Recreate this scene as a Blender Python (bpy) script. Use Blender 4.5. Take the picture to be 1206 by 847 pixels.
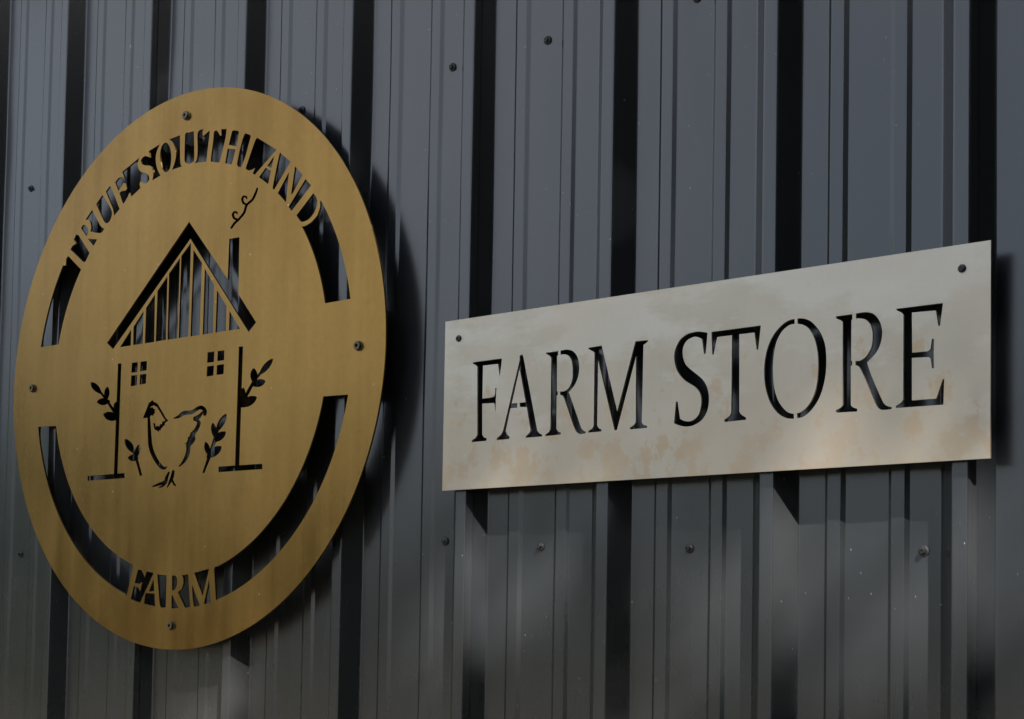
import bpy, bmesh, math, random
import numpy as np
from mathutils import Vector, Matrix, noise
from mathutils.geometry import delaunay_2d_cdt

for o in list(bpy.data.objects):
    bpy.data.objects.remove(o)
S = bpy.context.scene
C = S.collection
R = math.radians

# ------------------------------------------------------------------ camera
PW, PH = 1206.0, 847.0                       # photograph size, used only to turn traced pixels into directions
F_PX, PX, PY = 1754.83, 602.99, 670.02       # focal length and principal point in photo pixels
YAW, PITCH, ROLL = 0.65737, 0.04379, 0.01704
DZ = 0.09                                    # lifts the measured heights so the eye is at 1.60 m
CAM = np.array([0.7685, -2.07382, 1.50997 + DZ])
_cy, _sy, _cp, _sp = math.cos(YAW), math.sin(YAW), math.cos(PITCH), math.sin(PITCH)
_f = np.array([-_sy * _cp, _cy * _cp, _sp]); _r = np.array([_cy, _sy, 0.0]); _u = np.cross(_r, _f)
_c, _s = math.cos(ROLL), math.sin(ROLL)
_r, _u = _c * _r + _s * _u, -_s * _r + _c * _u
cam_data = bpy.data.cameras.new('camera')
cam = bpy.data.objects.new('camera', cam_data); C.objects.link(cam)
cam.matrix_world = Matrix(((_r[0], _u[0], -_f[0], CAM[0]), (_r[1], _u[1], -_f[1], CAM[1]),
                           (_r[2], _u[2], -_f[2], CAM[2]), (0, 0, 0, 1)))
cam_data.sensor_fit = 'HORIZONTAL'; cam_data.sensor_width = 36.0
cam_data.lens = F_PX / PW * 36.0
cam_data.shift_x = (PW / 2 - PX) / PW
cam_data.shift_y = (PY - PH / 2) / PW
cam_data.clip_start = 0.05; cam_data.clip_end = 2000
S.camera = cam
S.render.resolution_x, S.render.resolution_y = 1024, 719

# ------------------------------------------------------------------ sky and sun
SUN = Vector((1.5, -1.0, 1.8)).normalized()   # towards the sun, read from the sign and rib shadows
elev = math.asin(SUN.z)
world = bpy.data.worlds.new('World'); S.world = world; world.use_nodes = True
nt = world.node_tree
bg = nt.nodes['Background']
sky = nt.nodes.new('ShaderNodeTexSky'); sky.sky_type = 'NISHITA'; sky.sun_disc = False
sky.sun_elevation = elev
sky.sun_rotation = math.atan2(SUN.x, SUN.y)
sky.dust_density = 3.0; sky.air_density = 1.0; sky.ozone_density = 1.0
# broken thin cloud over the whole sky
tcw = nt.nodes.new('ShaderNodeTexCoord'); cn = nt.nodes.new('ShaderNodeTexNoise')
cn.inputs['Scale'].default_value = 2.2; cn.inputs['Detail'].default_value = 7; cn.inputs['Roughness'].default_value = 0.6
cr = nt.nodes.new('ShaderNodeValToRGB'); cr.color_ramp.elements[0].position = 0.30; cr.color_ramp.elements[1].position = 0.70
cr.color_ramp.elements[0].color = (0.12, 0.12, 0.12, 1); cr.color_ramp.elements[1].color = (0.78, 0.78, 0.78, 1)
cm = nt.nodes.new('ShaderNodeMix'); cm.data_type = 'RGBA'; cm.inputs[7].default_value = (6.6, 6.9, 7.3, 1)
nt.links.new(tcw.outputs['Generated'], cn.inputs['Vector']); nt.links.new(cn.outputs['Fac'], cr.inputs[0])
nt.links.new(cr.outputs[0], cm.inputs[0]); nt.links.new(sky.outputs[0], cm.inputs[6])
nt.links.new(cm.outputs[2], bg.inputs[0]); bg.inputs[1].default_value = 0.07
sun_d = bpy.data.lights.new('sun', 'SUN'); sun_d.energy = 5.0; sun_d.angle = R(0.53); sun_d.color = (1.0, 0.95, 0.87)
sun = bpy.data.objects.new('sun', sun_d); C.objects.link(sun)
sun.rotation_euler = SUN.to_track_quat('Z', 'Y').to_euler()
S.view_settings.view_transform = 'Standard'; S.view_settings.look = 'None'
S.view_settings.exposure = 1.88; S.view_settings.gamma = 1.0
S.view_settings.use_curve_mapping = False

# ------------------------------------------------------------------ helpers
def link(name, me, mat=None, parent=None, loc=None):
    o = bpy.data.objects.new(name, me); C.objects.link(o)
    if mat is not None and me is not None and not me.materials: me.materials.append(mat)
    if parent is not None: o.parent = parent
    if loc is not None: o.location = loc
    return o
def empty(name, loc, label, cat, group=None):
    o = bpy.data.objects.new(name, None); C.objects.link(o); o.location = loc
    o['label'] = label; o['category'] = cat
    if group: o['group'] = group
    return o
def mesh(verts, faces, smooth=False):
    me = bpy.data.meshes.new('m'); me.from_pydata([tuple(v) for v in verts], [], faces); me.update()
    if smooth:
        me.polygons.foreach_set('use_smooth', [True] * len(me.polygons))
    return me
def bm_mesh(bm):
    me = bpy.data.meshes.new('m'); bmesh.ops.recalc_face_normals(bm, faces=bm.faces); bm.to_mesh(me); bm.free(); return me
def box(bm, x0, x1, y0, y1, z0, z1):
    m = Matrix.Translation(((x0 + x1) / 2, (y0 + y1) / 2, (z0 + z1) / 2)) @ Matrix.Diagonal((x1 - x0, y1 - y0, z1 - z0, 1))
    bmesh.ops.create_cube(bm, size=1, matrix=m)
def lathe(profile, seg=20, axis_y=True):
    """surface of revolution; profile = [(radius, height)], height along -Y (out of the wall)"""
    v, f = [], []
    for r, h in profile:
        for k in range(seg):
            a = 2 * math.pi * k / seg
            v.append((r * math.cos(a), -h, r * math.sin(a)))
    for i in range(len(profile) - 1):
        for k in range(seg):
            a, b = i * seg + k, i * seg + (k + 1) % seg
            f.append((a, b, b + seg, a + seg))
    f.append(tuple(range(seg - 1, -1, -1)))
    n = (len(profile) - 1) * seg
    f.append(tuple(range(n, n + seg)))
    return v, f

# ------------------------------------------------------------------ materials
def mat(name):
    m = bpy.data.materials.new(name); m.use_nodes = True
    return m, m.node_tree, m.node_tree.nodes['Principled BSDF']
def N(t, typ, **k):
    n = t.nodes.new(typ)
    for a, b in k.items():
        if a in n.inputs: n.inputs[a].default_value = b
        else: setattr(n, a, b)
    return n
def coords(t, scale=(1, 1, 1), loc=(0, 0, 0)):
    tc = N(t, 'ShaderNodeTexCoord'); mp = N(t, 'ShaderNodeMapping')
    mp.inputs['Scale'].default_value = scale; mp.inputs['Location'].default_value = loc
    t.links.new(tc.outputs['Object'], mp.inputs[0]); return mp.outputs[0]
def nz(t, vec, scale, detail=4, rough=0.55):
    n = N(t, 'ShaderNodeTexNoise'); n.inputs['Scale'].default_value = scale
    n.inputs['Detail'].default_value = detail; n.inputs['Roughness'].default_value = rough
    t.links.new(vec, n.inputs['Vector']); return n.outputs['Fac']
def ramp(t, fac, stops):
    r = N(t, 'ShaderNodeValToRGB'); e = r.color_ramp.elements
    while len(e) < len(stops): e.new(0.5)
    for i, (p, c) in enumerate(stops):
        e[i].position = p; e[i].color = (c, c, c, 1) if isinstance(c, (int, float)) else (*c, 1)
    t.links.new(fac, r.inputs[0]); return r.outputs[0]
def mix(t, fac, a, b, blend='MIX'):
    m = N(t, 'ShaderNodeMix'); m.data_type = 'RGBA'; m.blend_type = blend
    for sock, v in ((m.inputs[0], fac), (m.inputs[6], a), (m.inputs[7], b)):
        if hasattr(v, 'links') or hasattr(v, 'is_linked'): t.links.new(v, sock)
        elif isinstance(v, (int, float)): sock.default_value = v
        else: sock.default_value = (*v, 1)
    return m.outputs[2]
def math_(t, op, a, b=None):
    m = N(t, 'ShaderNodeMath'); m.operation = op
    for i, v in enumerate((a, b)):
        if v is None: continue
        if isinstance(v, (int, float)): m.inputs[i].default_value = v
        else: t.links.new(v, m.inputs[i])
    return m.outputs[0]
def bump(t, h, strength, dist, bsdf):
    b = N(t, 'ShaderNodeBump'); b.inputs['Strength'].default_value = strength; b.inputs['Distance'].default_value = dist
    t.links.new(h, b.inputs['Height']); t.links.new(b.outputs[0], bsdf.inputs['Normal'])

def wall_paint():
    m, t, b = mat('charcoal_steel_paint')
    v = coords(t)
    streak = nz(t, coords(t, (9, 9, 0.7)), 2.2, 5)
    cloud = nz(t, v, 2.6, 5)
    col = mix(t, streak, (0.0075, 0.0105, 0.0150), (0.0115, 0.0145, 0.0185))
    geo = N(t, 'ShaderNodeSeparateXYZ'); t.links.new(v, geo.inputs[0])
    low_lift = ramp(t, math_(t, 'SUBTRACT', math_(t, 'ADD', cloud, 0.85), math_(t, 'MULTIPLY', geo.outputs[2], 0.55)), [(0.15, 0.08), (0.95, 1)])   # dusty tone, thicker lower down, also painting in the lower wall's sunlit brightness
    dust_lift = math_(t, 'MULTIPLY', low_lift, 0.33)
    col = mix(t, dust_lift, col, (0.085, 0.079, 0.069))
    # dried flecks and specks of dirt
    vo = N(t, 'ShaderNodeTexVoronoi'); vo.inputs['Scale'].default_value = 42
    vo.inputs['Randomness'].default_value = 1.0; t.links.new(coords(t, (1.4, 1.4, 0.75)), vo.inputs['Vector'])
    sp = ramp(t, vo.outputs['Distance'], [(0.02, 1), (0.06, 0)])
    pick = N(t, 'ShaderNodeSeparateColor'); t.links.new(vo.outputs['Color'], pick.inputs[0])
    sp = math_(t, 'MULTIPLY', sp, ramp(t, pick.outputs[0], [(0.2, 0), (0.9, 1)]))
    sp = math_(t, 'MULTIPLY', sp, ramp(t, nz(t, v, 1.3, 2), [(0.36, 0.1), (0.52, 1)]))
    v2 = N(t, 'ShaderNodeTexVoronoi'); v2.inputs['Scale'].default_value = 10
    t.links.new(coords(t, (1.6, 1.6, 0.55), (0.7, 0, 0.3)), v2.inputs['Vector'])
    p2 = N(t, 'ShaderNodeSeparateColor'); t.links.new(v2.outputs['Color'], p2.inputs[0])
    sp2 = math_(t, 'MULTIPLY', ramp(t, v2.outputs['Distance'], [(0.018, 1), (0.03, 0)]), ramp(t, p2.outputs[1], [(0.6, 0), (0.7, 1)]))
    sp = math_(t, 'MAXIMUM', sp, sp2)
    col = mix(t, math_(t, 'MULTIPLY', sp, 0.75), col, (0.46, 0.44, 0.40))
    t.links.new(col, b.inputs['Base Color'])
    rr = math_(t, 'ADD', math_(t, 'MULTIPLY', dust_lift, 0.30), 0.18)
    rr = math_(t, 'ADD', rr, math_(t, 'MULTIPLY', streak, 0.08))
    t.links.new(rr, b.inputs['Roughness'])
    b.inputs['IOR'].default_value = 1.6
    b.inputs['Specular IOR Level'].default_value = 0.62
    fine = nz(t, v, 900, 2)
    bump(t, fine, 0.06, 0.0006, b)
    return m
def gold_paint():
    m, t, b = mat('brushed_gold_metal')
    v = coords(t)
    big = nz(t, coords(t, (1, 1, 0.8), (0.4, 0, 0.2)), 2.6, 5, 0.55)
    run = nz(t, coords(t, (14, 14, 0.9)), 1.6, 5, 0.6)
    g = ramp(t, math_(t, 'ADD', math_(t, 'MULTIPLY', big, 0.65), math_(t, 'MULTIPLY', run, 0.35)), [(0.36, 0), (0.64, 1)])
    f = nz(t, v, 70, 5, 0.65)
    col = mix(t, g, (0.19, 0.107, 0.029), (0.32, 0.19, 0.057))
    col = mix(t, ramp(t, f, [(0.35, 0.14), (0.65, 0)]), col, (0.12, 0.066, 0.017))
    vo = N(t, 'ShaderNodeTexVoronoi'); vo.inputs['Scale'].default_value = 22; t.links.new(v, vo.inputs['Vector'])
    pk = N(t, 'ShaderNodeSeparateColor'); t.links.new(vo.outputs['Color'], pk.inputs[0])
    sp = math_(t, 'MULTIPLY', ramp(t, vo.outputs['Distance'], [(0.03, 1), (0.055, 0)]), ramp(t, pk.outputs[1], [(0.72, 0), (0.85, 1)]))
    col = mix(t, math_(t, 'MULTIPLY', sp, 0.5), col, (0.6, 0.52, 0.36))
    t.links.new(col, b.inputs['Base Color'])
    b.inputs['Metallic'].default_value = 1.0
    t.links.new(math_(t, 'ADD', math_(t, 'MULTIPLY', g, 0.12), 0.24), b.inputs['Roughness'])
    bump(t, nz(t, coords(t, (40, 40, 400)), 3, 3), 0.05, 0.0005, b)
    return m
def plate_metal():
    m, t, b = mat('weathered_pale_steel')
    v = coords(t)
    base = nz(t, coords(t, (1, 1, 0.6)), 7.0, 6, 0.6)
    col = mix(t, ramp(t, base, [(0.35, 0), (0.65, 1)]), (0.42, 0.372, 0.288), (0.485, 0.44, 0.358))
    # washed pale film with ragged edges, mostly along the upper half
    film = nz(t, coords(t, (1, 1, 2.2), (3.1, 0, 1.7)), 4.2, 9, 0.62)
    hgt = N(t, 'ShaderNodeSeparateXYZ'); t.links.new(coords(t), hgt.inputs[0])
    up = math_(t, 'MULTIPLY', math_(t, 'ADD', hgt.outputs[2], 0.02), 0.75)
    filmm = ramp(t, math_(t, 'ADD', film, up), [(0.535, 0), (0.62, 1)])
    col = mix(t, math_(t, 'MULTIPLY', filmm, 0.7), col, (0.575, 0.55, 0.485))
    # rust-tinted blotches, mostly low
    ru = nz(t, coords(t, (1, 1, 0.8), (9.2, 0, 4.4)), 21, 7, 0.65)
    rum = ramp(t, math_(t, 'SUBTRACT', ru, math_(t, 'MULTIPLY', hgt.outputs[2], 0.55)), [(0.575, 0), (0.61, 0.8), (0.70, 1)])
    col = mix(t, math_(t, 'MULTIPLY', rum, 0.6), col, (0.44, 0.29, 0.14))
    tan = ramp(t, nz(t, coords(t, (1, 1, 1), (5, 0, 0)), 3.1, 5), [(0.45, 0), (0.6, 1)])
    col = mix(t, math_(t, 'MULTIPLY', tan, 0.5), col, (0.52, 0.43, 0.33))
    sm = nz(t, coords(t, (3, 3, 1)), 60, 6, 0.7)
    col = mix(t, math_(t, 'MULTIPLY', sm, 0.4), col, (0.42, 0.39, 0.34))
    t.links.new(col, b.inputs['Base Color'])
    b.inputs['Metallic'].default_value = 0.88
    t.links.new(math_(t, 'ADD', math_(t, 'MULTIPLY', film, 0.2), 0.42), b.inputs['Roughness'])
    bump(t, sm, 0.05, 0.0004, b)
    return m
def plain(name, c, rough=0.5, metal=0.0, var=0.25, scale=30):
    m, t, b = mat(name)
    n = nz(t, coords(t), scale, 4)
    col = mix(t, n, tuple(x * (1 - var) for x in c), tuple(min(1, x * (1 + var)) for x in c))
    t.links.new(col, b.inputs['Base Color'])
    b.inputs['Roughness'].default_value = rough; b.inputs['Metallic'].default_value = metal
    return m
def ground_mat():
    m, t, b = mat('gravel_and_dirt')
    v = coords(t)
    a = nz(t, v, 0.25, 6); p = nz(t, v, 9, 5)
    c = mix(t, p, (0.075, 0.063, 0.048), (0.14, 0.119, 0.092))
    c = mix(t, ramp(t, a, [(0.5, 0), (0.62, 1)]), c, (0.085, 0.08, 0.04))
    t.links.new(c, b.inputs['Base Color']); b.inputs['Roughness'].default_value = 0.95
    bump(t, nz(t, v, 40, 4), 0.5, 0.02, b)
    return m
def leaf_mat(name, c):
    m, t, b = mat(name)
    oi = N(t, 'ShaderNodeNewGeometry')
    col = mix(t, oi.outputs['Random Per Island'], tuple(x * 0.65 for x in c), tuple(x * 1.35 for x in c))
    t.links.new(col, b.inputs['Base Color']); b.inputs['Roughness'].default_value = 0.6
    b.inputs['Specular IOR Level'].default_value = 0.25
    return m
M_WALL = wall_paint(); M_GOLD = gold_paint(); M_PLATE = plate_metal()
M_SCREW = plain('black_screw_paint', (0.016, 0.017, 0.018), 0.35)
M_RUBBER = plain('black_rubber', (0.02, 0.02, 0.02), 0.7)
M_BOLT = plain('dull_bolt_steel', (0.11, 0.085, 0.045), 0.5, 0.3)
M_BOLTSHADE = plain('bolt_painted_shade', (0.02, 0.018, 0.016), 0.6)
M_SPACER = plain('black_spacer', (0.02, 0.02, 0.02), 0.6)
M_CONC = plain('concrete', (0.33, 0.31, 0.28), 0.9, 0, 0.2, 6)
M_ROOF = plain('dark_roof_steel', (0.05, 0.05, 0.052), 0.4, 0, 0.15, 3)
M_SOFFIT = plain('grey_soffit_board', (0.16, 0.16, 0.16), 0.7, 0, 0.1, 3)
M_BARK = plain('bark', (0.09, 0.07, 0.05), 0.9, 0, 0.4, 12)
M_LEAF = leaf_mat('broad_leaf', (0.055, 0.095, 0.025))
M_NEEDLE = leaf_mat('evergreen_needle', (0.028, 0.045, 0.02))

# ------------------------------------------------------------------ ground
gv = [(-600, -600, 0), (600, -600, 0), (600, 600, 0), (-600, 600, 0)]
ground = link('ground', mesh(gv, [(0, 1, 2, 3)]), ground_mat()); ground['kind'] = 'structure'

# ------------------------------------------------------------------ ribbed steel wall
P = 0.3048; HR = 0.032; HM = 0.0030
SHEET = 3 * P
Z0, Z1 = 0.16, 3.46
# one period, measured from the right corner of a rib's top, left to right: (x, outward depth)
PERIOD = [(-0.2780, 0), (-0.2340, 0), (-0.2287, HM), (-0.2081, HM), (-0.2000, 0), (-0.1322, 0), (-0.1264, HM),
          (-0.1067, HM), (-0.0990, 0), (-0.0515, 0), (-0.0245, HR), (0.0, HR), (0.0268, 0)]
def fillet(pts, r, seg=4):
    out = [pts[0]]
    for a, b, c in zip(pts, pts[1:], pts[2:]):
        a, b, c = Vector(a), Vector(b), Vector(c)
        d1, d2 = (a - b), (c - b); l1, l2 = d1.length, d2.length
        d1.normalize(); d2.normalize()
        k = min(0.0030 if max(abs(a.y - b.y), abs(c.y - b.y)) > 0.01 else r, l1 * 0.4, l2 * 0.4)
        p0, p1 = b + d1 * k, b + d2 * k
        for i in range(seg + 1):
            s = i / seg
            q = p0 * (1 - s) ** 2 + b * (2 * s * (1 - s)) + p1 * s * s
            out.append((q.x, q.y))
    out.append(pts[-1])
    return out
def support(pts):
    """extra points along flats so smooth shading keeps the flats flat"""
    out = [pts[0]]
    for a, b in zip(pts, pts[1:]):
        L = math.hypot(b[0] - a[0], b[1] - a[1])
        if L > 0.008:
            e = 0.0015 / L
            ts = [e] + [e + (1 - 2 * e) * i / max(1, int(L / 0.012)) for i in range(1, max(1, int(L / 0.012)))] + [1 - e]
            for s in ts: out.append((a[0] + (b[0] - a[0]) * s, a[1] + (b[1] - a[1]) * s))
        out.append(b)
    return out
def sheet_profile(last_edge):
    pts = [(-SHEET - 0.0235, HR - 0.0012), (-SHEET - 0.0006, HR - 0.0012), (-SHEET + 0.0262, -0.0006 + 0.0006)]
    for j in (2, 1, 0):
        pr = PERIOD if j else PERIOD[:-1]
        for (x, d) in pr[1:] if True else pr:
            pts.append((x - j * P, d))
    f = last_edge                         # lap: the upper sheet stops part way down the rib's right flank
    pts.append((0.0268 * f, HR * (1 - f)))
    return support(fillet(pts, 0.0008))
def wobble(x, z):
    n = noise.noise(Vector((x * 5.0, z * 2.2, 3.7))) + 0.5 * noise.noise(Vector((x * 13, z * 5.5, 9.1)))
    return n * 0.0018
SCREWS = []
def build_sheet(k3):
    x0 = k3 * SHEET
    prof = sheet_profile(0.34)
    rows = [Z0 + (Z1 - Z0) * i / 66 for i in range(67)]
    v, f = [], []
    n = len(prof)
    for z in rows:
        for (x, d) in prof:
            X = x0 + x
            flat = max(0.0, 1 - d / HR * 1.2)
            dd = d + wobble(X, z) * flat
            for (sx, sz) in SCREWS:          # dimple pulled in round each screw
                q = ((X - sx) ** 2 + (z - sz) ** 2)
                if q < 0.004: dd -= 0.0011 * math.exp(-q / 0.0006)
            v.append((x, -dd, z))
    for i in range(len(rows) - 1):
        for j in range(n - 1):
            a = i * n + j
            f.append((a, a + 1, a + n + 1, a + n))
    me = mesh(v, f, True)
    o = link('wall_panel', me, M_WALL, building, (x0, 0, 0))
    sol = o.modifiers.new('thickness', 'SOLIDIFY'); sol.thickness = 0.0007; sol.offset = -1 if False else 1
    sol.offset = -1
    return o
building = empty('farm_building', (0, 0, 0), 'charcoal ribbed steel building wall carrying the two cut-metal signs', 'building')
XL, XR = -7 * SHEET, 3 * SHEET
screw_off = {0: -0.0760, 1: -0.1665, 2: -0.1640}
for k in range(-21, 9):
    ox = screw_off[(-k) % 3]
    for zr in (0.775, 1.665, 2.555):
        jit = random.Random(k * 7 + int(zr * 100))
        dz_ = max(-0.03, min(0.016, -0.0118 * k - 0.025)) if zr == 1.665 else 0.0     # the lower row runs slightly out of level
        SCREWS.append((k * P + ox + jit.uniform(-0.003, 0.003), zr + DZ + dz_ + jit.uniform(-0.003, 0.003)))
ALLS = SCREWS
for s in range(-6, 4):
    SCREWS = [q for q in ALLS if s * SHEET - SHEET - 0.1 < q[0] < s * SHEET + 0.1]
    build_sheet(s)
SCREWS = ALLS
# hex washer-head wall screws, each with a rubber sealing washer
hv, hf = lathe([(0.0066, 0.0), (0.0068, 0.0011), (0.0060, 0.0021), (0.0044, 0.0026)], 16)
hexv, hexf = lathe([(0.0044, 0.0020), (0.0044, 0.0060), (0.0038, 0.0069), (0.0022, 0.0069), (0.0018, 0.0055)], 6)
off = len(hv)
me_screw = mesh(hv + hexv, hf + [tuple(i + off for i in q) for q in hexf])
wv, wf = lathe([(0.0078, -0.001), (0.0078, 0.0010), (0.0068, 0.0016)], 18)
me_washer = mesh(wv, wf)
for (sx, sz) in SCREWS:
    if not (-2.9 < sx < 0.6 and sz > 1.2): continue
    d = -wobble(sx, sz) + 0.0010
    o = link('wall_screw', me_screw, M_SCREW, building, (sx, d - 0.0012, sz))
    o.rotation_euler = (R(random.Random(int(sx * 999)).uniform(-5, 5)), random.Random(int(sx * 777 + sz)).uniform(0, 1), 0)
    link('washer', me_washer, M_RUBBER, o)
# rest of the building: footing, end and back walls, roof with a short eave
BX0, BX1 = XL + 0.03, XR - 0.03
bm = bmesh.new(); box(bm, BX0 - 0.1, BX1 + 0.1, -0.04, 7.1, -0.3, 0.15); link('footing', bm_mesh(bm), M_CONC, building)
for x in (BX0 - 0.02, BX1 - 0.02):
    bm = bmesh.new(); box(bm, x, x + 0.04, 0.06, 7.0, 0.151, 3.44); link('end_wall', bm_mesh(bm), M_ROOF, building)
bm = bmesh.new(); box(bm, BX0 + 0.03, BX1 - 0.03, 6.95, 6.99, 0.151, 3.44); link('back_wall', bm_mesh(bm), M_ROOF, building)
bm = bmesh.new(); box(bm, BX0 + 0.03, BX1 - 0.03, 0.045, 0.09, 0.151, 3.44); link('wall_framing', bm_mesh(bm), M_SPACER, building)
rv = [(BX0 - 0.25, -0.30, 3.56), (BX1 + 0.25, -0.30, 3.56), (BX1 + 0.25, 3.5, 4.6), (BX0 - 0.25, 3.5, 4.6),
      (BX0 - 0.25, 7.3, 3.56), (BX1 + 0.25, 7.3, 3.56)]
rv += [(x, y, z + 0.04) for x, y, z in rv]
rf = [(0, 1, 2, 3), (3, 2, 5, 4), (6, 9, 8, 7), (9, 10, 11, 8), (0, 6, 7, 1), (4, 5, 11, 10), (0, 3, 9, 6), (3, 4, 10, 9), (1, 7, 8, 2), (2, 8, 11, 5)]
link('roof', mesh(rv, rf), M_ROOF, building)
bm = bmesh.new(); box(bm, BX0 - 0.24, BX1 + 0.24, -0.29, 7.28, 3.47, 3.5); link('soffit', bm_mesh(bm), M_SOFFIT, building)
bm = bmesh.new(); box(bm, BX0 - 0.26, BX1 + 0.26, -0.33, -0.302, 3.42, 3.62); link('fascia', bm_mesh(bm), M_ROOF, building)

# ------------------------------------------------------------------ cut-metal signs
GAP_R, GAP_P = 0.022, 0.013                     # rib tops to plate: round sign, rectangular sign
Y_ROUND, Y_RECT = -(HR + GAP_R), -(HR + GAP_P)
YS = Y_ROUND
TH = 0.004
def on_plate(pts):
    """photo pixels -> (x, z) on the plates' front plane, by intersecting the viewing ray with that plane"""
    out = []
    for u, v in pts:
        d = _f * F_PX + (u - PX) * _r - (v - PY) * _u
        t = (YS - CAM[1]) / d[1]
        out.append((CAM[0] + t * d[0], CAM[2] + t * d[2]))
    return out
class Zm:
    """a traced close-up: its corner in the photo and its enlargement"""
    def __init__(s, x, y, k): s.x, s.y, s.k = x, y, k
    def __call__(s, pts): return on_plate([(s.x + p[0] / s.k, s.y + p[1] / s.k) for p in pts])
    def smooth(s, pts, n=7):
        """closed curve through pts; a third element 1 marks a corner"""
        L = len(pts); out = []
        P_ = [np.array(p[:2], float) for p in pts]; cr = [len(p) > 2 for p in pts]
        for i in range(L):
            a, b = P_[i], P_[(i + 1) % L]
            ta = np.zeros(2) if cr[i] else (b - P_[i - 1]) / 2
            tb = np.zeros(2) if cr[(i + 1) % L] else (P_[(i + 2) % L] - a) / 2
            if cr[i] and cr[(i + 1) % L]: out.append(tuple(a)); continue
            if cr[i]: ta = (b - a) - tb * 0.5 if False else (b - a) * 0.9 - tb * 0.3
            if cr[(i + 1) % L]: tb = (b - a) * 0.9 - ta * 0.3
            for j in range(n):
                t = j / n
                out.append(tuple((2*t**3-3*t**2+1)*a + (t**3-2*t**2+t)*ta + (-2*t**3+3*t**2)*b + (t**3-t**2)*tb))
        return s(out)
    def stroke(s, pts, n=6):
        """brush stroke of varying width: [(x, y, width)] -> outline polygon"""
        q = [np.array(p, float) for p in pts]; d = []
        for i in range(len(q) - 1):
            a, b = q[i], q[i + 1]
            ta = (b - q[i - 1]) / 2 if i else (b - a); tb = (q[i + 2] - a) / 2 if i + 2 < len(q) else (b - a)
            for j in range(n):
                t = j / n
                d.append((2*t**3-3*t**2+1)*a + (t**3-2*t**2+t)*ta + (-2*t**3+3*t**2)*b + (t**3-t**2)*tb)
        d.append(q[-1])
        lft, rgt = [], []
        for i, p in enumerate(d):
            g = d[min(i + 1, len(d) - 1)] - d[max(i - 1, 0)]
            g = g[:2] / (np.hypot(*g[:2]) + 1e-9); nrm = np.array([-g[1], g[0]])
            lft.append(tuple(p[:2] + nrm * p[2] * 0.58)); rgt.append(tuple(p[:2] - nrm * p[2] * 0.58))
        g = d[-1] - d[-2]; g = g[:2] / (np.hypot(*g[:2]) + 1e-9)
        tip = [tuple(d[-1][:2] + g * d[-1][2] * 0.4)]
        g = d[0] - d[1]; g = g[:2] / (np.hypot(*g[:2]) + 1e-9)
        tail = [tuple(d[0][:2] + g * d[0][2] * 0.4)]
        return s(lft + tip + rgt[::-1] + tail)
    def leaf(s, a, b, w):
        a, b = np.array(a, float), np.array(b, float)
        prof = [(0, .3), (.15, .62), (.35, .92), (.55, 1.0), (.75, .86), (.9, .55), (1.0, .2)]
        return s.stroke([(*(a + (b - a) * t), w * k) for t, k in prof], 2)
def arc(c, r, a0, a1, step=1.5):
    n = max(2, int(abs(a1 - a0) / step))
    return [(c[0] + r * math.cos(R(a0 + (a1 - a0) * i / n)), c[1] + r * math.sin(R(a0 + (a1 - a0) * i / n))) for i in range(n + 1)]
def ang(c, p): return math.degrees(math.atan2(p[1] - c[1], p[0] - c[0]))
def inside(poly, pts):
    x, y = pts[:, 0], pts[:, 1]; r = np.zeros(len(pts), bool)
    q = np.array(poly); p = np.roll(q, 1, axis=0)
    for (ax, ay), (bx, by) in zip(p, q):
        if ay == by: continue
        c = ((ay > y) != (by > y)) & (x < (bx - ax) * (y - ay) / (by - ay) + ax)
        r ^= c
    return r
def cut_plate(outer, holes, origin):
    """a flat plate of thickness TH with every hole cut right through; origin = (x, z) of the sign's own zero"""
    vs, es = [], []
    for loop in [outer] + holes:
        b = len(vs); n = len(loop)
        vs += [Vector(p) for p in loop]; es += [(b + i, b + (i + 1) % n) for i in range(n)]
    V, E, F, *_ = delaunay_2d_cdt(vs, es, [], 0, 1e-5)
    V = np.array([tuple(v) for v in V]); T = np.array([tuple(f) for f in F])
    cen = V[T].mean(axis=1)
    keep = inside(outer, cen)
    for h in holes: keep &= ~inside(h, cen)
    T = T[keep]
    n = len(V)
    x = V[:, 0] - origin[0]; z = V[:, 1] - origin[1]
    verts = [(a, 0.0, b) for a, b in zip(x, z)] + [(a, TH, b) for a, b in zip(x, z)]
    faces = []; cnt = {}
    for a, b, c in T.tolist():
        faces.append((a, b, c)); faces.append((a + n, c + n, b + n))
        for e in ((a, b), (b, c), (c, a)): cnt[e] = 1
    for (a, b) in list(cnt):
        if (b, a) not in cnt: faces.append((b, a, a + n, b + n))
    me = mesh(verts, faces)
    bm = bmesh.new(); bm.from_mesh(me)
    bmesh.ops.delete(bm, geom=[v for v in bm.verts if not v.link_faces], context='VERTS')
    # a very small worn chamfer round every front edge so the cut edges catch light
    bmesh.ops.recalc_face_normals(bm, faces=bm.faces)
    bm.to_mesh(me); bm.free()
    return me

# -- round gold sign
CC = (-1.68035, 2.05132 + DZ); RAD = 0.58547
RO, RI = 0.5000, 0.4345
A = Zm(40, 220, 7.058); B = Zm(130, 140, 8.47); CZ = Zm(200, 140, 10.59); D = Zm(290, 160, 6.515); E_ = Zm(140, 650, 8.614)
Hs = Zm(80, 210, 3.2577); LP = Zm(95, 400, 4.706); RP = Zm(230, 400, 4.98); CH = Zm(160, 460, 6.515); PXL = Zm(0, 0, 1)
holes = []
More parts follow.
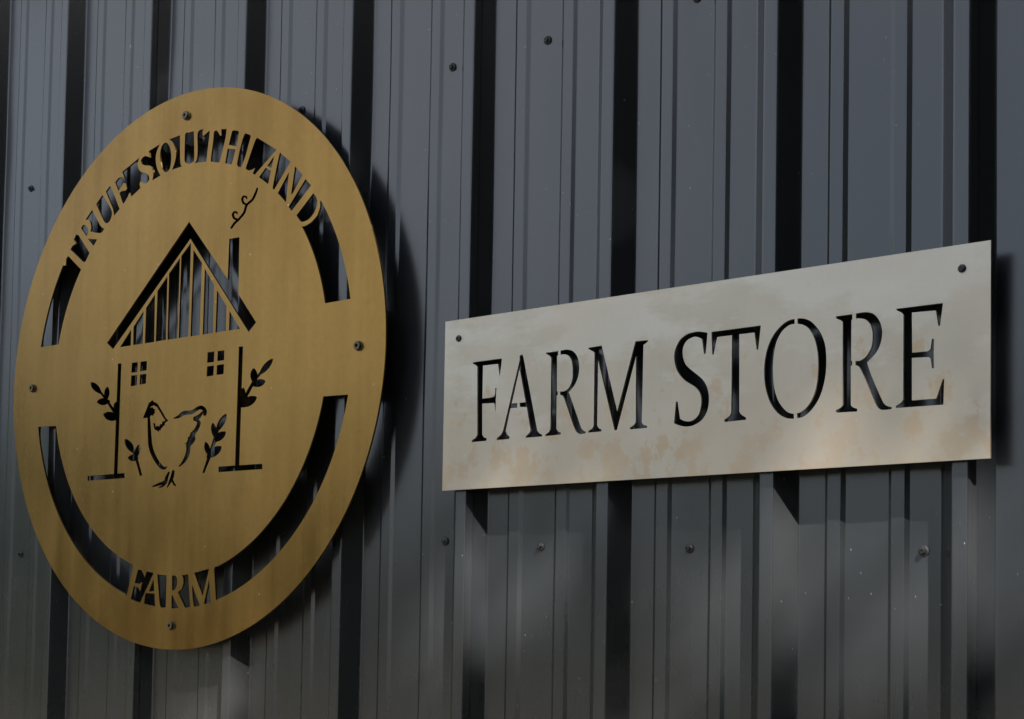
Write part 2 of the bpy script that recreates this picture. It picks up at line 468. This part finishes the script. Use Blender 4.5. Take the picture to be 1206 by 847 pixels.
# four long curved slots of the ring
def slot(outer_p, inner_p, end_mid, start_pts):
    """outer arc -> traced letter edge -> inner arc -> square end"""
    return outer_p + end_mid + inner_p + start_pts
ul_end = A([(243, 640), (265, 655), (268, 600), (285, 575), (393, 690)])
ue = PXL([(48, 409), (70, 406)])
holes.append(arc(CC, 0.4955, ang(CC, ue[0]), ang(CC, ul_end[0]) + 0.4) + ul_end[1:4] + [ul_end[4]] +
             arc(CC, 0.4297, ang(CC, ul_end[4]) + 0.6, ang(CC, ue[1])))
d_edge = D.smooth([(568, 495, 1), (568, 545), (545, 610), (495, 668), (455, 690), (424, 697, 1)])[:-1]
d_edge = [p for p in d_edge if True]
ur = PXL([(411.5, 352.5), (383.5, 357)])
d_pts = D([(568, 495), (567, 550), (545, 612), (497, 665), (457, 690), (424, 697)])
holes.append(arc(CC, 0.5003, ang(CC, d_pts[0]) - 0.5, ang(CC, ur[0])) + arc(CC, 0.4341, ang(CC, ur[1]), ang(CC, d_pts[-1]) - 0.6) + d_pts[::-1])
lr = PXL([(410.5, 464.8), (381.3, 467)])
m_pts = E_([(975, 150), (966, 180), (985, 490)])
holes.append(arc(CC, 0.5013, ang(CC, lr[0]), ang(CC, m_pts[2]) + 0.6) + m_pts[::-1] + arc(CC, 0.4366, ang(CC, m_pts[0]) + 0.8, ang(CC, lr[1])))
f_pts = E_([(78, 450), (145, 150)])
ll = PXL([(44.5, 503), (67.5, 501)])
a0 = ang(CC, ll[0]) % 360; a1 = ang(CC, f_pts[0]) % 360
holes.append(arc(CC, 0.4943, a0, a1 - 0.6) + f_pts + arc(CC, 0.4281, (ang(CC, f_pts[1]) % 360) - 0.6, ang(CC, ll[1]) % 360))
# cells left between the bridged letters of the upper arc
for q in ([(303, 522), (320, 492), (352, 470), (332, 440), (350, 398), (370, 402), (462, 550), (430, 620), (412, 628)],
          [(447, 432), (525, 438), (496, 492)],
          [(597, 40), (630, -5), (642, 5), (712, 185), (667, 240), (662, 210), (655, 180)]):
    holes.append(A(q))
holes.append(A.smooth([(392, 348, 1), (405, 322), (428, 320), (448, 345), (452, 385), (437, 410, 1)]))
holes.append(A.smooth([(428, 275, 1), (480, 198, 1), (492, 208), (550, 320), (585, 348, 1), (560, 382), (520, 383), (468, 372, 1), (476, 340), (470, 300), (455, 278)]))
holes.append(A.smooth([(517, 145, 1), (565, 75, 1), (582, 85), (640, 185), (648, 230), (630, 285), (605, 303), (585, 290), (560, 240)]))
holes.append(B.smooth([(48, 635, 1), (85, 590), (130, 585, 1), (135, 600), (125, 650), (80, 720, 1)]))
holes.append(B.smooth([(92, 745, 1), (112, 722), (183, 712, 1), (183, 755), (140, 835), (125, 845, 1)]))
holes.append(B([(120, 588), (150, 600), (162, 645), (128, 640)])); holes.append(B([(155, 712), (168, 692), (196, 738), (178, 748)]))
holes.append(B.smooth([(118, 530, 1), (288, 388, 1), (272, 450), (282, 500), (310, 532), (350, 542), (378, 560), (388, 600), (370, 635), (345, 646, 1),
                       (300, 622, 1), (290, 650, 1), (300, 690, 1), (210, 778, 1), (195, 735, 1), (165, 690), (155, 640), (137, 580)]))
holes.append(B.smooth([(383, 322, 1), (495, 253, 1), (465, 320), (452, 400), (465, 490), (500, 565, 1), (418, 615, 1), (428, 560), (420, 500),
                       (400, 470), (350, 465), (315, 450), (305, 415), (340, 372), (390, 385, 1)]))
holes.append(B.smooth([(550, 238), (585, 265), (605, 340), (605, 430), (590, 500), (555, 533), (520, 500), (500, 430), (497, 340), (515, 270)]))
holes.append(B.smooth([(588, 205, 1), (695, 163, 1), (697, 420), (715, 475, 1), (615, 508, 1), (640, 440), (655, 360), (645, 290), (620, 235)]))
holes.append(CZ.smooth([(183, 500), (190, 230), (200, 180), (240, 170), (300, 155, 1), (305, 490), (285, 540), (240, 560), (200, 545)]))
holes.append(CZ.smooth([(345, 200), (372, 143), (418, 130, 1), (408, 175), (412, 215, 1), (430, 205), (490, 152, 1), (497, 162), (480, 320), (455, 535, 1), (310, 552, 1), (338, 500), (347, 380)]))
holes.append(CZ.smooth([(552, 165), (585, 148), (610, 180), (630, 214, 1), (645, 205, 1), (642, 130, 1), (708, 126, 1), (690, 260), (622, 535, 1), (600, 545), (520, 535, 1), (512, 500), (540, 280)]))
holes.append(CZ([(775, 160), (783, 148), (800, 143), (850, 150), (862, 165), (835, 345), (735, 325)]))
holes.append(CZ([(722, 372), (820, 382), (772, 572), (690, 555)]))
holes.append(CZ([(930, 195), (945, 180), (1003, 203), (1010, 220), (940, 480), (890, 600), (875, 605), (845, 590), (838, 560), (870, 400), (905, 260)]))
holes.append(D.smooth([(-5, 250, 1), (22, 266), (68, 248, 1), (50, 288, 1), (65, 300, 1), (232, 107, 1), (95, 22), (80, 20), (60, 60)]))
for q in ([(215, 155), (192, 248), (162, 230)], [(150, 245), (190, 268), (168, 372), (98, 318)],
          [(258, 128), (340, 200), (215, 412), (205, 412), (203, 395), (235, 230)], [(328, 278), (305, 512), (242, 440)],
          [(375, 235), (432, 298), (352, 450), (346, 448), (346, 435)], [(455, 332), (497, 380), (352, 572), (342, 570), (325, 545)]):
    holes.append(D(q))
holes.append(D.smooth([(515, 440, 1), (540, 480), (543, 530), (520, 590), (480, 640), (430, 660), (408, 645), (385, 610, 1)]))
# lower arc
for q in ([(195, 180), (228, 186), (245, 215), (262, 260), (282, 198), (352, 215), (215, 517), (120, 480), (152, 345), (195, 362), (218, 400), (228, 350), (240, 305), (205, 325), (160, 318)],
          [(352, 275), (358, 398), (305, 402)], [(270, 418), (362, 425), (368, 555), (255, 525)],
          [(390, 228), (485, 238), (475, 565), (425, 565), (412, 520)], [(535, 440), (548, 450), (605, 570), (535, 575)],
          [(765, 212), (915, 170), (850, 450)], [(740, 330), (822, 545), (762, 557), (750, 480)], [(915, 285), (932, 510), (862, 532)]):
    holes.append(E_(q))
holes.append(E_.smooth([(540, 245, 1), (570, 240), (588, 270), (590, 320), (575, 375), (540, 392, 1)]))
holes.append(E_.smooth([(638, 238, 1), (703, 226, 1), (722, 552, 1), (705, 562), (672, 567, 1), (598, 405, 1), (636, 375), (655, 315), (652, 265)]))
# house
holes.append(Hs([(465, 167), (613, 387), (619, 233), (658, 226), (654, 445), (722, 553), (693, 590), (470, 232), (173, 656), (150, 632)]))
for q in ([(200, 648), (243, 580), (241, 642)], [(252, 570), (290, 510), (287, 635), (250, 640)], [(300, 498), (334, 446), (331, 628), (295, 634)],
          [(344, 432), (382, 376), (376, 620), (337, 627)], [(388, 366), (430, 306), (420, 614), (382, 620)], [(435, 298), (472, 248), (462, 607), (425, 613)],
          [(482, 275), (514, 325), (505, 602), (470, 607)], [(525, 347), (560, 408), (556, 594), (517, 600)], [(572, 430), (608, 490), (606, 586), (566, 592)],
          [(620, 510), (660, 578), (618, 584)],
          [(246, 708), (268, 706), (266, 744), (243, 746)], [(279, 704), (303, 701), (302, 737), (277, 741)],
          [(243, 757), (266, 755), (264, 795), (241, 798)], [(277, 753), (301, 750), (299, 788), (275, 792)],
          [(536, 668), (562, 664), (560, 705), (534, 708)], [(575, 663), (600, 660), (599, 698), (573, 702)],
          [(534, 722), (560, 718), (558, 757), (532, 761)], [(572, 717), (599, 713), (597, 751), (570, 755)]):
    holes.append(Hs(q))
holes.append(Hs.stroke([(626, 192, 7), (640, 172, 8), (655, 158, 8), (676, 132, 8), (686, 103, 8), (708, 82, 8), (720, 58, 8), (727, 38, 6)]))
holes.append(Hs.stroke([(652, 160, 7), (638, 153, 8), (633, 140, 8), (639, 130, 7), (648, 132, 6), (649, 138, 4)]))
holes.append(Hs.stroke([(686, 102, 7), (673, 94, 8), (669, 80, 8), (675, 70, 7), (685, 73, 6), (686, 80, 4)]))
# posts, bases, sprigs
holes.append(LP([(207, 133), (226, 132), (204, 744), (184, 746)])); holes.append(LP([(40, 756), (243, 740), (244, 768), (38, 783)]))
holes.append(RP([(256, 42), (280, 40), (258, 738), (233, 740)])); holes.append(RP([(137, 745), (393, 728), (393, 760), (137, 778)]))
holes += [LP.leaf((112, 298), (58, 238), 30), LP.stroke([(104, 284, 10), (150, 345, 12), (190, 408, 14)]), LP.leaf((142, 335), (148, 263), 26),
          LP.leaf((160, 342), (92, 346), 34), LP.leaf((205, 438), (128, 414), 42), LP.leaf((200, 420), (196, 346), 30),
          LP.leaf((296, 628), (248, 553), 32), LP.stroke([(286, 610, 10), (308, 660, 13), (334, 752, 12)]), LP.leaf((306, 655), (323, 584), 24),
          LP.leaf((318, 656), (264, 656), 32)]
holes += [RP.leaf((378, 205), (453, 114), 30), RP.stroke([(392, 185, 12), (345, 245, 16), (275, 372, 18)]), RP.leaf((344, 255), (343, 170), 36),
          RP.leaf((335, 268), (409, 243), 38), RP.leaf((272, 362), (281, 284), 30), RP.leaf((258, 392), (358, 338), 46),
          RP.leaf((124, 540), (180, 438), 32), RP.stroke([(132, 525, 14), (95, 650, 18), (48, 780, 10)]), RP.leaf((118, 580), (102, 490), 28),
          RP.leaf((105, 598), (176, 542), 38), RP.leaf((80, 680), (61, 602), 28), RP.leaf((70, 692), (151, 628), 42)]
# hen
holes.append(CH.stroke([(99, 190, 16), (102, 270, 21), (106, 350, 24), (113, 430, 28), (142, 510, 27), (185, 575, 26), (215, 597, 18), (236, 586, 9)]))
holes.append(CH([(55, 212), (62, 190), (75, 160), (100, 95), (118, 82), (125, 70), (133, 84), (165, 100), (190, 140), (218, 188), (232, 215), (250, 230), (235, 240), (215, 215),
                 (188, 170), (163, 128), (138, 114), (118, 122), (108, 133), (128, 126), (135, 140), (150, 145), (143, 160), (150, 172), (138, 178), (136, 195), (118, 190), (108, 202), (92, 206), (75, 212)]))
holes.append(CH([(133, 250), (148, 252), (152, 278), (165, 270), (180, 277), (185, 258), (200, 258), (202, 238), (218, 236), (232, 226), (240, 238), (222, 250), (222, 268), (208, 272), (206, 286),
                 (193, 288), (192, 308), (180, 304), (178, 320), (163, 308), (146, 302), (138, 280)]))
holes.append(CH.stroke([(290, 213, 7), (330, 200, 20), (370, 173, 28), (430, 166, 24), (478, 136, 24), (508, 132, 26), (530, 158, 26), (528, 188, 22)]))
holes.append(CH.stroke([(512, 165, 12), (488, 196, 24), (452, 222, 36)]))
holes.append(CH.stroke([(458, 222, 18), (484, 246, 24), (465, 298, 26), (438, 330, 26), (430, 362, 36), (412, 398, 36), (402, 430, 28), (402, 462, 26), (390, 505, 26), (362, 552, 18), (333, 582, 9)]))
holes.append(CH([(420, 320), (462, 322), (455, 345), (458, 370), (450, 390), (435, 410), (418, 425), (402, 440), (388, 432), (392, 416), (376, 410), (395, 394), (408, 388), (396, 362), (412, 352)]))
holes.append(CH.stroke([(254, 626, 12), (238, 665, 20), (225, 700, 22), (175, 720, 18), (127, 738, 7)]))
holes.append(CH.stroke([(232, 702, 18), (205, 733, 14), (175, 744, 6)]))
holes.append(CH.stroke([(288, 616, 18), (280, 660, 22), (262, 700, 18), (240, 744, 6)]))
holes.append(CH.stroke([(274, 680, 14), (290, 712, 14), (302, 730, 12)]))

round_sign = empty('round_sign', (CC[0], Y_ROUND, CC[1]), 'large round gold metal sign with cut-out farmhouse, hen and ring lettering', 'sign')
plate = link('sign_plate', cut_plate(arc(CC, RAD, 0, 358.5, 1.5), holes, CC), M_GOLD, round_sign)

# -- rectangular pale steel sign
round_bolts = PXL([(220, 136.5), (422.5, 407.5), (39, 457.5), (202, 737)])
YS = Y_RECT
RX0, RX1, RZ0, RZ1 = -0.95846, 0.0355, 1.76441 + DZ, 2.06992 + DZ
RC = ((RX0 + RX1) / 2, (RZ0 + RZ1) / 2)
L1 = Zm(550, 410, 7.06); L2 = Zm(640, 400, 7.0615); L3 = Zm(785, 375, 6.275); L4 = Zm(890, 365, 6.275); L5 = Zm(975, 350, 5.84)
h2 = []
h2.append(L1([(48, 120), (90, 112), (290, 86), (284, 150), (272, 238), (258, 132), (133, 146), (128, 420), (205, 410), (226, 400), (234, 380), (236, 332), (245, 332), (240, 430), (238, 532),
              (230, 470), (222, 457), (127, 462), (127, 720), (140, 742), (165, 752), (160, 772), (40, 782), (42, 767), (70, 748), (86, 720), (86, 155), (72, 142), (50, 129)]))
h2.append(L1([(438, 62), (462, 54), (470, 80), (585, 690), (603, 710), (627, 722), (622, 735), (492, 746), (488, 735), (518, 707), (528, 685), (497, 490), (440, 490), (437, 455), (488, 450),
              (440, 185), (434, 185), (372, 462), (418, 457), (418, 497), (362, 500), (322, 690), (332, 717), (355, 738), (350, 757), (246, 765), (250, 748), (285, 718), (300, 685), (438, 100)]))
h2.append(L2([(22, 108), (75, 103), (122, 95), (123, 130), (114, 135), (112, 430), (120, 432), (118, 465), (110, 465), (108, 740), (120, 763), (147, 775), (143, 790), (18, 803), (15, 790), (46, 768), (58, 742), (65, 152), (50, 134), (25, 120)]))
h2.append(L2.smooth([(143, 92, 1), (200, 83), (250, 100), (285, 150), (298, 230), (288, 310), (258, 380), (210, 438, 1), (240, 520), (290, 665), (318, 740), (355, 768, 1), (348, 780, 1), (300, 785), (270, 760),
                     (240, 690), (195, 555), (165, 475), (140, 462, 1), (138, 432, 1), (180, 426), (215, 395), (240, 330), (243, 250), (235, 180), (208, 135), (175, 123), (143, 127, 1)]))
h2.append(L2([(374, 68), (420, 60), (485, 50), (614, 597), (765, 15), (870, 4), (868, 18), (832, 45), (818, 690), (832, 708), (865, 718), (860, 735), (722, 747), (720, 733), (758, 705), (768, 685), (770, 140),
              (612, 750), (592, 757), (455, 175), (447, 716), (460, 738), (484, 748), (482, 765), (372, 774), (376, 758), (405, 740), (418, 718), (425, 110), (405, 95), (378, 80)]))
h2.append(L3.smooth([(303, 106, 1), (290, 262, 1), (277, 262, 1), (262, 155, 1), (235, 140), (200, 138), (150, 165), (122, 220), (122, 285), (145, 345), (200, 395), (265, 450), (300, 510), (314, 590), (302, 680), (262, 750),
                     (200, 790), (140, 800), (90, 790), (55, 775, 1), (70, 615, 1), (82, 615, 1), (100, 742, 1), (140, 760), (190, 755), (235, 715), (254, 650), (256, 590), (240, 540), (200, 500), (130, 455), (80, 390), (58, 310),
                     (62, 240), (95, 165), (150, 118), (220, 98), (265, 100)]))
h2.append(L3([(332, 100), (697, 52), (678, 230), (666, 232), (650, 105), (538, 118), (538, 690), (550, 710), (588, 735), (586, 750), (430, 766), (426, 750), (465, 722), (478, 700), (484, 125), (375, 138), (348, 268), (338, 268)]))
h2.append(L4.smooth([(288, 68, 1), (240, 80), (180, 125), (120, 205), (80, 310), (63, 430), (70, 560), (105, 680), (160, 760), (220, 798), (282, 805, 1), (282, 767, 1), (235, 755), (180, 695), (145, 610), (130, 500),
                     (130, 370), (150, 250), (190, 165), (240, 118), (288, 103, 1)]))
h2.append(L4.smooth([(309, 64, 1), (360, 65), (420, 95), (480, 170), (515, 270), (522, 400), (510, 520), (475, 640), (420, 730), (360, 785), (306, 801, 1), (304, 765, 1), (350, 745), (400, 690), (440, 600), (460, 480),
                     (460, 340), (440, 230), (405, 155), (360, 115), (309, 103, 1)]))
h2.append(L5([(55, 132), (168, 117), (169, 152), (162, 158), (160, 437), (168, 440), (167, 470), (158, 472), (158, 742), (170, 757), (204, 770), (200, 787), (58, 795), (53, 780), (90, 758), (102, 742), (102, 172), (90, 160), (58, 148)]))
h2.append(L5.smooth([(193, 113, 1), (265, 103), (320, 120), (358, 170), (374, 240), (362, 320), (330, 385), (270, 450, 1), (300, 540), (360, 680), (392, 738), (440, 757, 1), (438, 770, 1), (372, 775), (340, 755),
                     (310, 690), (260, 570), (218, 485), (190, 470, 1), (190, 438, 1), (225, 435), (265, 405), (300, 340), (308, 260), (295, 195), (262, 157), (225, 147), (193, 147, 1)]))
h2.append(L5([(470, 80), (792, 40), (772, 198), (760, 198), (742, 92), (578, 106), (580, 382), (690, 372), (706, 357), (716, 288), (730, 286), (728, 390), (730, 488), (716, 488), (708, 425), (695, 412), (578, 418),
              (578, 710), (745, 698), (790, 565), (800, 563), (795, 740), (470, 763), (468, 748), (505, 725), (518, 705), (520, 122), (505, 105), (475, 92)]))
rect_sign = empty('rectangular_sign', (RC[0], YS, RC[1]), 'pale weathered steel plate with cut-out serif letters reading FARM STORE', 'sign')
outer = [(RX0, RZ0), (RX1, RZ0), (RX1, RZ1), (RX0, RZ1)]
link('sign_plate', cut_plate(outer, h2, RC), M_PLATE, rect_sign)

# bolts: protruding socket heads on the round sign, small dark button heads on the plate; black spacers behind
bv, bf = lathe([(0.0098, -0.002), (0.0098, 0.0012), (0.0086, 0.0015), (0.0084, 0.0058), (0.0077, 0.0068), (0.0036, 0.0068), (0.0032, 0.0035)], 18)
me_bolt = mesh(bv, bf); me_bolt.materials.append(M_BOLT); me_bolt.materials.append(M_BOLTSHADE)
for p in me_bolt.polygons:
    c = p.center
    if (c.x ** 2 + c.z ** 2) ** .5 < 0.0035 or (-0.0057 < c.y < -0.0015): p.material_index = 1  # socket and head sides coloured dark to stand for their shade
bv, bf = lathe([(0.0060, -0.001), (0.0060, 0.0010), (0.0050, 0.0026), (0.0026, 0.0034), (0.0024, 0.0018)], 16)
me_bolt2 = mesh(bv, bf)
def spacer_mesh(g):
    v_, f_ = lathe([(0.011, 0.0), (0.011, g - TH - 0.0004)], 16); return mesh(v_, f_)
def bolts(pts, parent, origin, me, m):
    for x, z in pts:
        o = link('bolt', me, m, parent, (x - origin[0], 0, z - origin[1])); o.rotation_euler = (0, random.Random(int(x * 991)).uniform(0, 3), 0)
def spacers(pts, parent, origin, g):
    me_ = spacer_mesh(g)
    for x, z in pts:
        link('spacer', me_, M_SPACER, parent, (x - origin[0], g - 0.0002, z - origin[1]))
bolts(round_bolts, round_sign, CC, me_bolt, M_BOLT)
ribs = [k * P - 0.0123 for k in range(-8, 1)]
spacers([(-6 * P - 0.0123, CC[1] + 0.05), (-5 * P - 0.0123, CC[1] - 0.25)], round_sign, CC, GAP_R)
bolts(PXL([(540.3, 398.8), (1133, 316.3)]), rect_sign, RC, me_bolt2, M_SCREW)
spacers([(ribs[8], RC[1] + 0.03), (ribs[6], RC[1] - 0.115), (ribs[7], RC[1] - 0.125)], rect_sign, RC, GAP_P)

# ------------------------------------------------------------------ trees beside and behind the viewpoint (shade the wall, mirrored in the paint)
def tube(path, radii, seg=9):
    v, f = [], []
    for i, (p, r) in enumerate(zip(path, radii)):
        p = Vector(p); q = Vector(path[min(i + 1, len(path) - 1)]) - Vector(path[max(i - 1, 0)])
        q.normalize(); a = q.orthogonal().normalized(); b = q.cross(a)
        for k in range(seg):
            t = 2 * math.pi * k / seg; v.append(tuple(p + a * (r * math.cos(t)) + b * (r * math.sin(t))))
    for i in range(len(path) - 1):
        for k in range(seg):
            a, b = i * seg + k, i * seg + (k + 1) % seg; f.append((a, b, b + seg, a + seg))
    return v, f
def leaves(centres, rng, size, per, spread, open_=None):
    v, f = [], []
    for c in centres:
        for _ in range(per):
            d = Vector((rng.gauss(0, 1), rng.gauss(0, 1), rng.gauss(0, 0.8))) * spread
            p = Vector(c) + d
            if open_ and open_(p): continue
            n = Vector((rng.gauss(0, 1), rng.gauss(0, 1), rng.gauss(0, 1) + 0.4)).normalized()
            a = n.orthogonal().normalized(); a.rotate(Matrix.Rotation(rng.uniform(0, 6.28), 3, n)); b = n.cross(a)
            s = size * rng.uniform(0.6, 1.3); i = len(v)
            v += [tuple(p - a * s), tuple(p + b * s * 0.45 + n * s * 0.1), tuple(p + a * s), tuple(p - b * s * 0.45 + n * s * 0.1)]
            f.append((i, i + 1, i + 2, i + 3))
    return v, f
def broad_tree(base, crown_c, rad, n_clump, per, size, spread, seed, label, group=None):
    rng = random.Random(seed)
    t = empty('shade_tree', base, label, 'tree', group)
    cc = Vector(crown_c) - Vector(base)
    cen = []
    while len(cen) < n_clump:
        d = Vector((rng.uniform(-1, 1), rng.uniform(-1, 1), rng.uniform(-1, 1)))
        if 0.15 < d.length < 1: cen.append(cc + Vector((d.x * rad[0], d.y * rad[1], d.z * rad[2])))
    top = Vector((cc.x * .45, cc.y * .45, cc.z + rad[2] * .5))
    v, f = tube([(0, 0, -0.3), (0.05, 0, cc.z * .4), (cc.x * .15, cc.y * .15, cc.z * .8), tuple(top)], [.34, .27, .2, .06])
    for c in cen[::5]:
        s = Vector((cc.x * .15, cc.y * .15, cc.z * .8)).lerp(top, rng.uniform(0, .9))
        path = [s, s.lerp(c, .5) + Vector((0, 0, .25)), c]
        if any(gap_in_crown(path[0].lerp(path[1], q) + Vector(base)) or gap_in_crown(path[1].lerp(path[2], q) + Vector(base)) for q in [k_ / 14 for k_ in range(15)]): continue
        tv, tf = tube([tuple(q) for q in path], [.06, .035, .01], 6)
        o_ = len(v); v += tv; f += [tuple(i + o_ for i in q) for q in tf]
    link('trunk', mesh(v, f, True), M_BARK, t)
    v, f = leaves(cen, rng, size, per, spread, lambda p: gap_in_crown(p + Vector(base)))
    link('crown', mesh(v, f), M_LEAF, t)
    return t
# breaks in the foliage, given by the spots of wall the sun reaches through them: (x, z, half width, half height)
BREAKS = [(-1.70, 2.60, .09, .08), (-.61, 2.20, .03, .06),
          (-.80, 1.67, .10, .05), (-.50, 1.65, .07, .05), (-.16, 1.665, .17, .045), (-.306, 1.60, .05, .15), (-.905, 1.545, .045, .07),
          (-1.06, 1.45, .05, .05), (-1.00, 1.52, .05, .05), (-.96, 1.60, .04, .05), (-.84, 1.54, .04, .05), (-.79, 1.60, .05, .05),
          (-.45, 1.45, .04, .05), (-.41, 1.52, .05, .05), (-.38, 1.59, .04, .05), (-.13, 1.52, .05, .04), (.02, 1.50, .04, .10), (.09, 1.41, .06, .08),
          (-1.515, 1.40, .045, .07), (-1.68, 1.30, .13, .07)]
def gap_in_crown(p):
    t = p.y / SUN.y
    x, z = p.x - SUN.x * t, p.z - SUN.z * t - DZ
    return any(((x - a) / (c + .035)) ** 2 + ((z - b) / (d_ + .035)) ** 2 < 1 for a, b, c, d_ in BREAKS)
AIM = Vector((-0.9, 0, 3.75))                  # stretch of wall the big tree keeps in shade
TC = AIM + SUN * 8.5
broad_tree((TC.x + 2.9, TC.y - 0.4, 0), TC, (3.2, 3.2, 1.9), 240, 180, 0.09, 0.40, 5, 'tall broad-leaved tree shading the upper wall')
rng = random.Random(11)
cen = []
for i in range(620):
    h = rng.uniform(0.3, 8.4); w = 1.55 * (1 - (h / 9.0) ** 1.6) ** 0.6
    a = rng.uniform(0, 6.283); r = w * rng.uniform(0.3, 1) ** .5
    cen.append((r * math.cos(a), r * math.sin(a), h))
lv, lf = leaves(cen, rng, 0.22, 26, 0.22); me_ever = mesh(lv, lf)
tv, tf = tube([(0, 0, -.2), (0, 0, 4), (0, 0, 8)], [.2, .13, .03]); me_tr = mesh(tv, tf, True)
for i, (x, y, s) in enumerate([(8.6, -0.6, 1.12), (9.2, -2.5, 1.1), (8.9, -4.4, 1.07), (8.3, -6.3, 1.08), (7.3, -8.1, 1.1), (6.0, -9.7, 1.05), (10.9, -1.6, 1.15), (11.0, -4.2, 1.15), (10.3, -6.6, 1.12), (9.0, -9.0, 1.12), (7.2, -11.0, 1.1), (4.4, -11.0, 1.0), (2.8, -12.1, 1.05), (1.2, -12.9, 1.0)]):  # unseen evergreens, added as the darkness mirrored in the right rib flanks
    t = empty('added_evergreen', (x, y, 0), 'unseen dense evergreen added to darken the rib reflections', 'tree', 'unseen evergreens added for dark rib reflections')
    t.scale = (s, s, s); t.rotation_euler = (0, 0, i * 1.3)
    link('crown', me_ever, M_NEEDLE, t); link('trunk', me_tr, M_BARK, t)
me_bush = me_ever.copy(); me_bush.materials.clear(); me_bush.materials.append(M_LEAF)
for i, (x, y, sc) in enumerate([(-15.5, -7.6, .62), (-16.5, -5.2, .7), (-17.0, -2.7, .66), (-17.2, -0.2, .72)]):
    t = empty('green_tree', (x, y, 0), 'small green tree in the row beyond the round sign', 'tree', 'small trees beyond the round sign')
    t.scale = (sc * 1.3, sc * 1.3, sc); t.rotation_euler = (0, 0, i * 2.1)
    link('crown', me_bush, M_LEAF, t); link('trunk', me_tr, M_BARK, t)
for i in range(11):
    a_ = R(14 + 4.6 * i); d_ = 44 + 5 * math.sin(i * 2.3); sc = 0.82 + 0.16 * math.sin(i * 1.7)
    t = empty('field_tree', (-0.5 - d_ * math.sin(a_), -d_ * math.cos(a_), 0), 'broad green tree in the far field edge row', 'tree', 'trees along the far field edge')
    t.scale = (sc * 2.4, sc * 2.4, sc * 0.75); t.rotation_euler = (0, 0, i * 1.1)
    link('crown', me_bush, M_LEAF, t); link('trunk', me_tr, M_BARK, t)
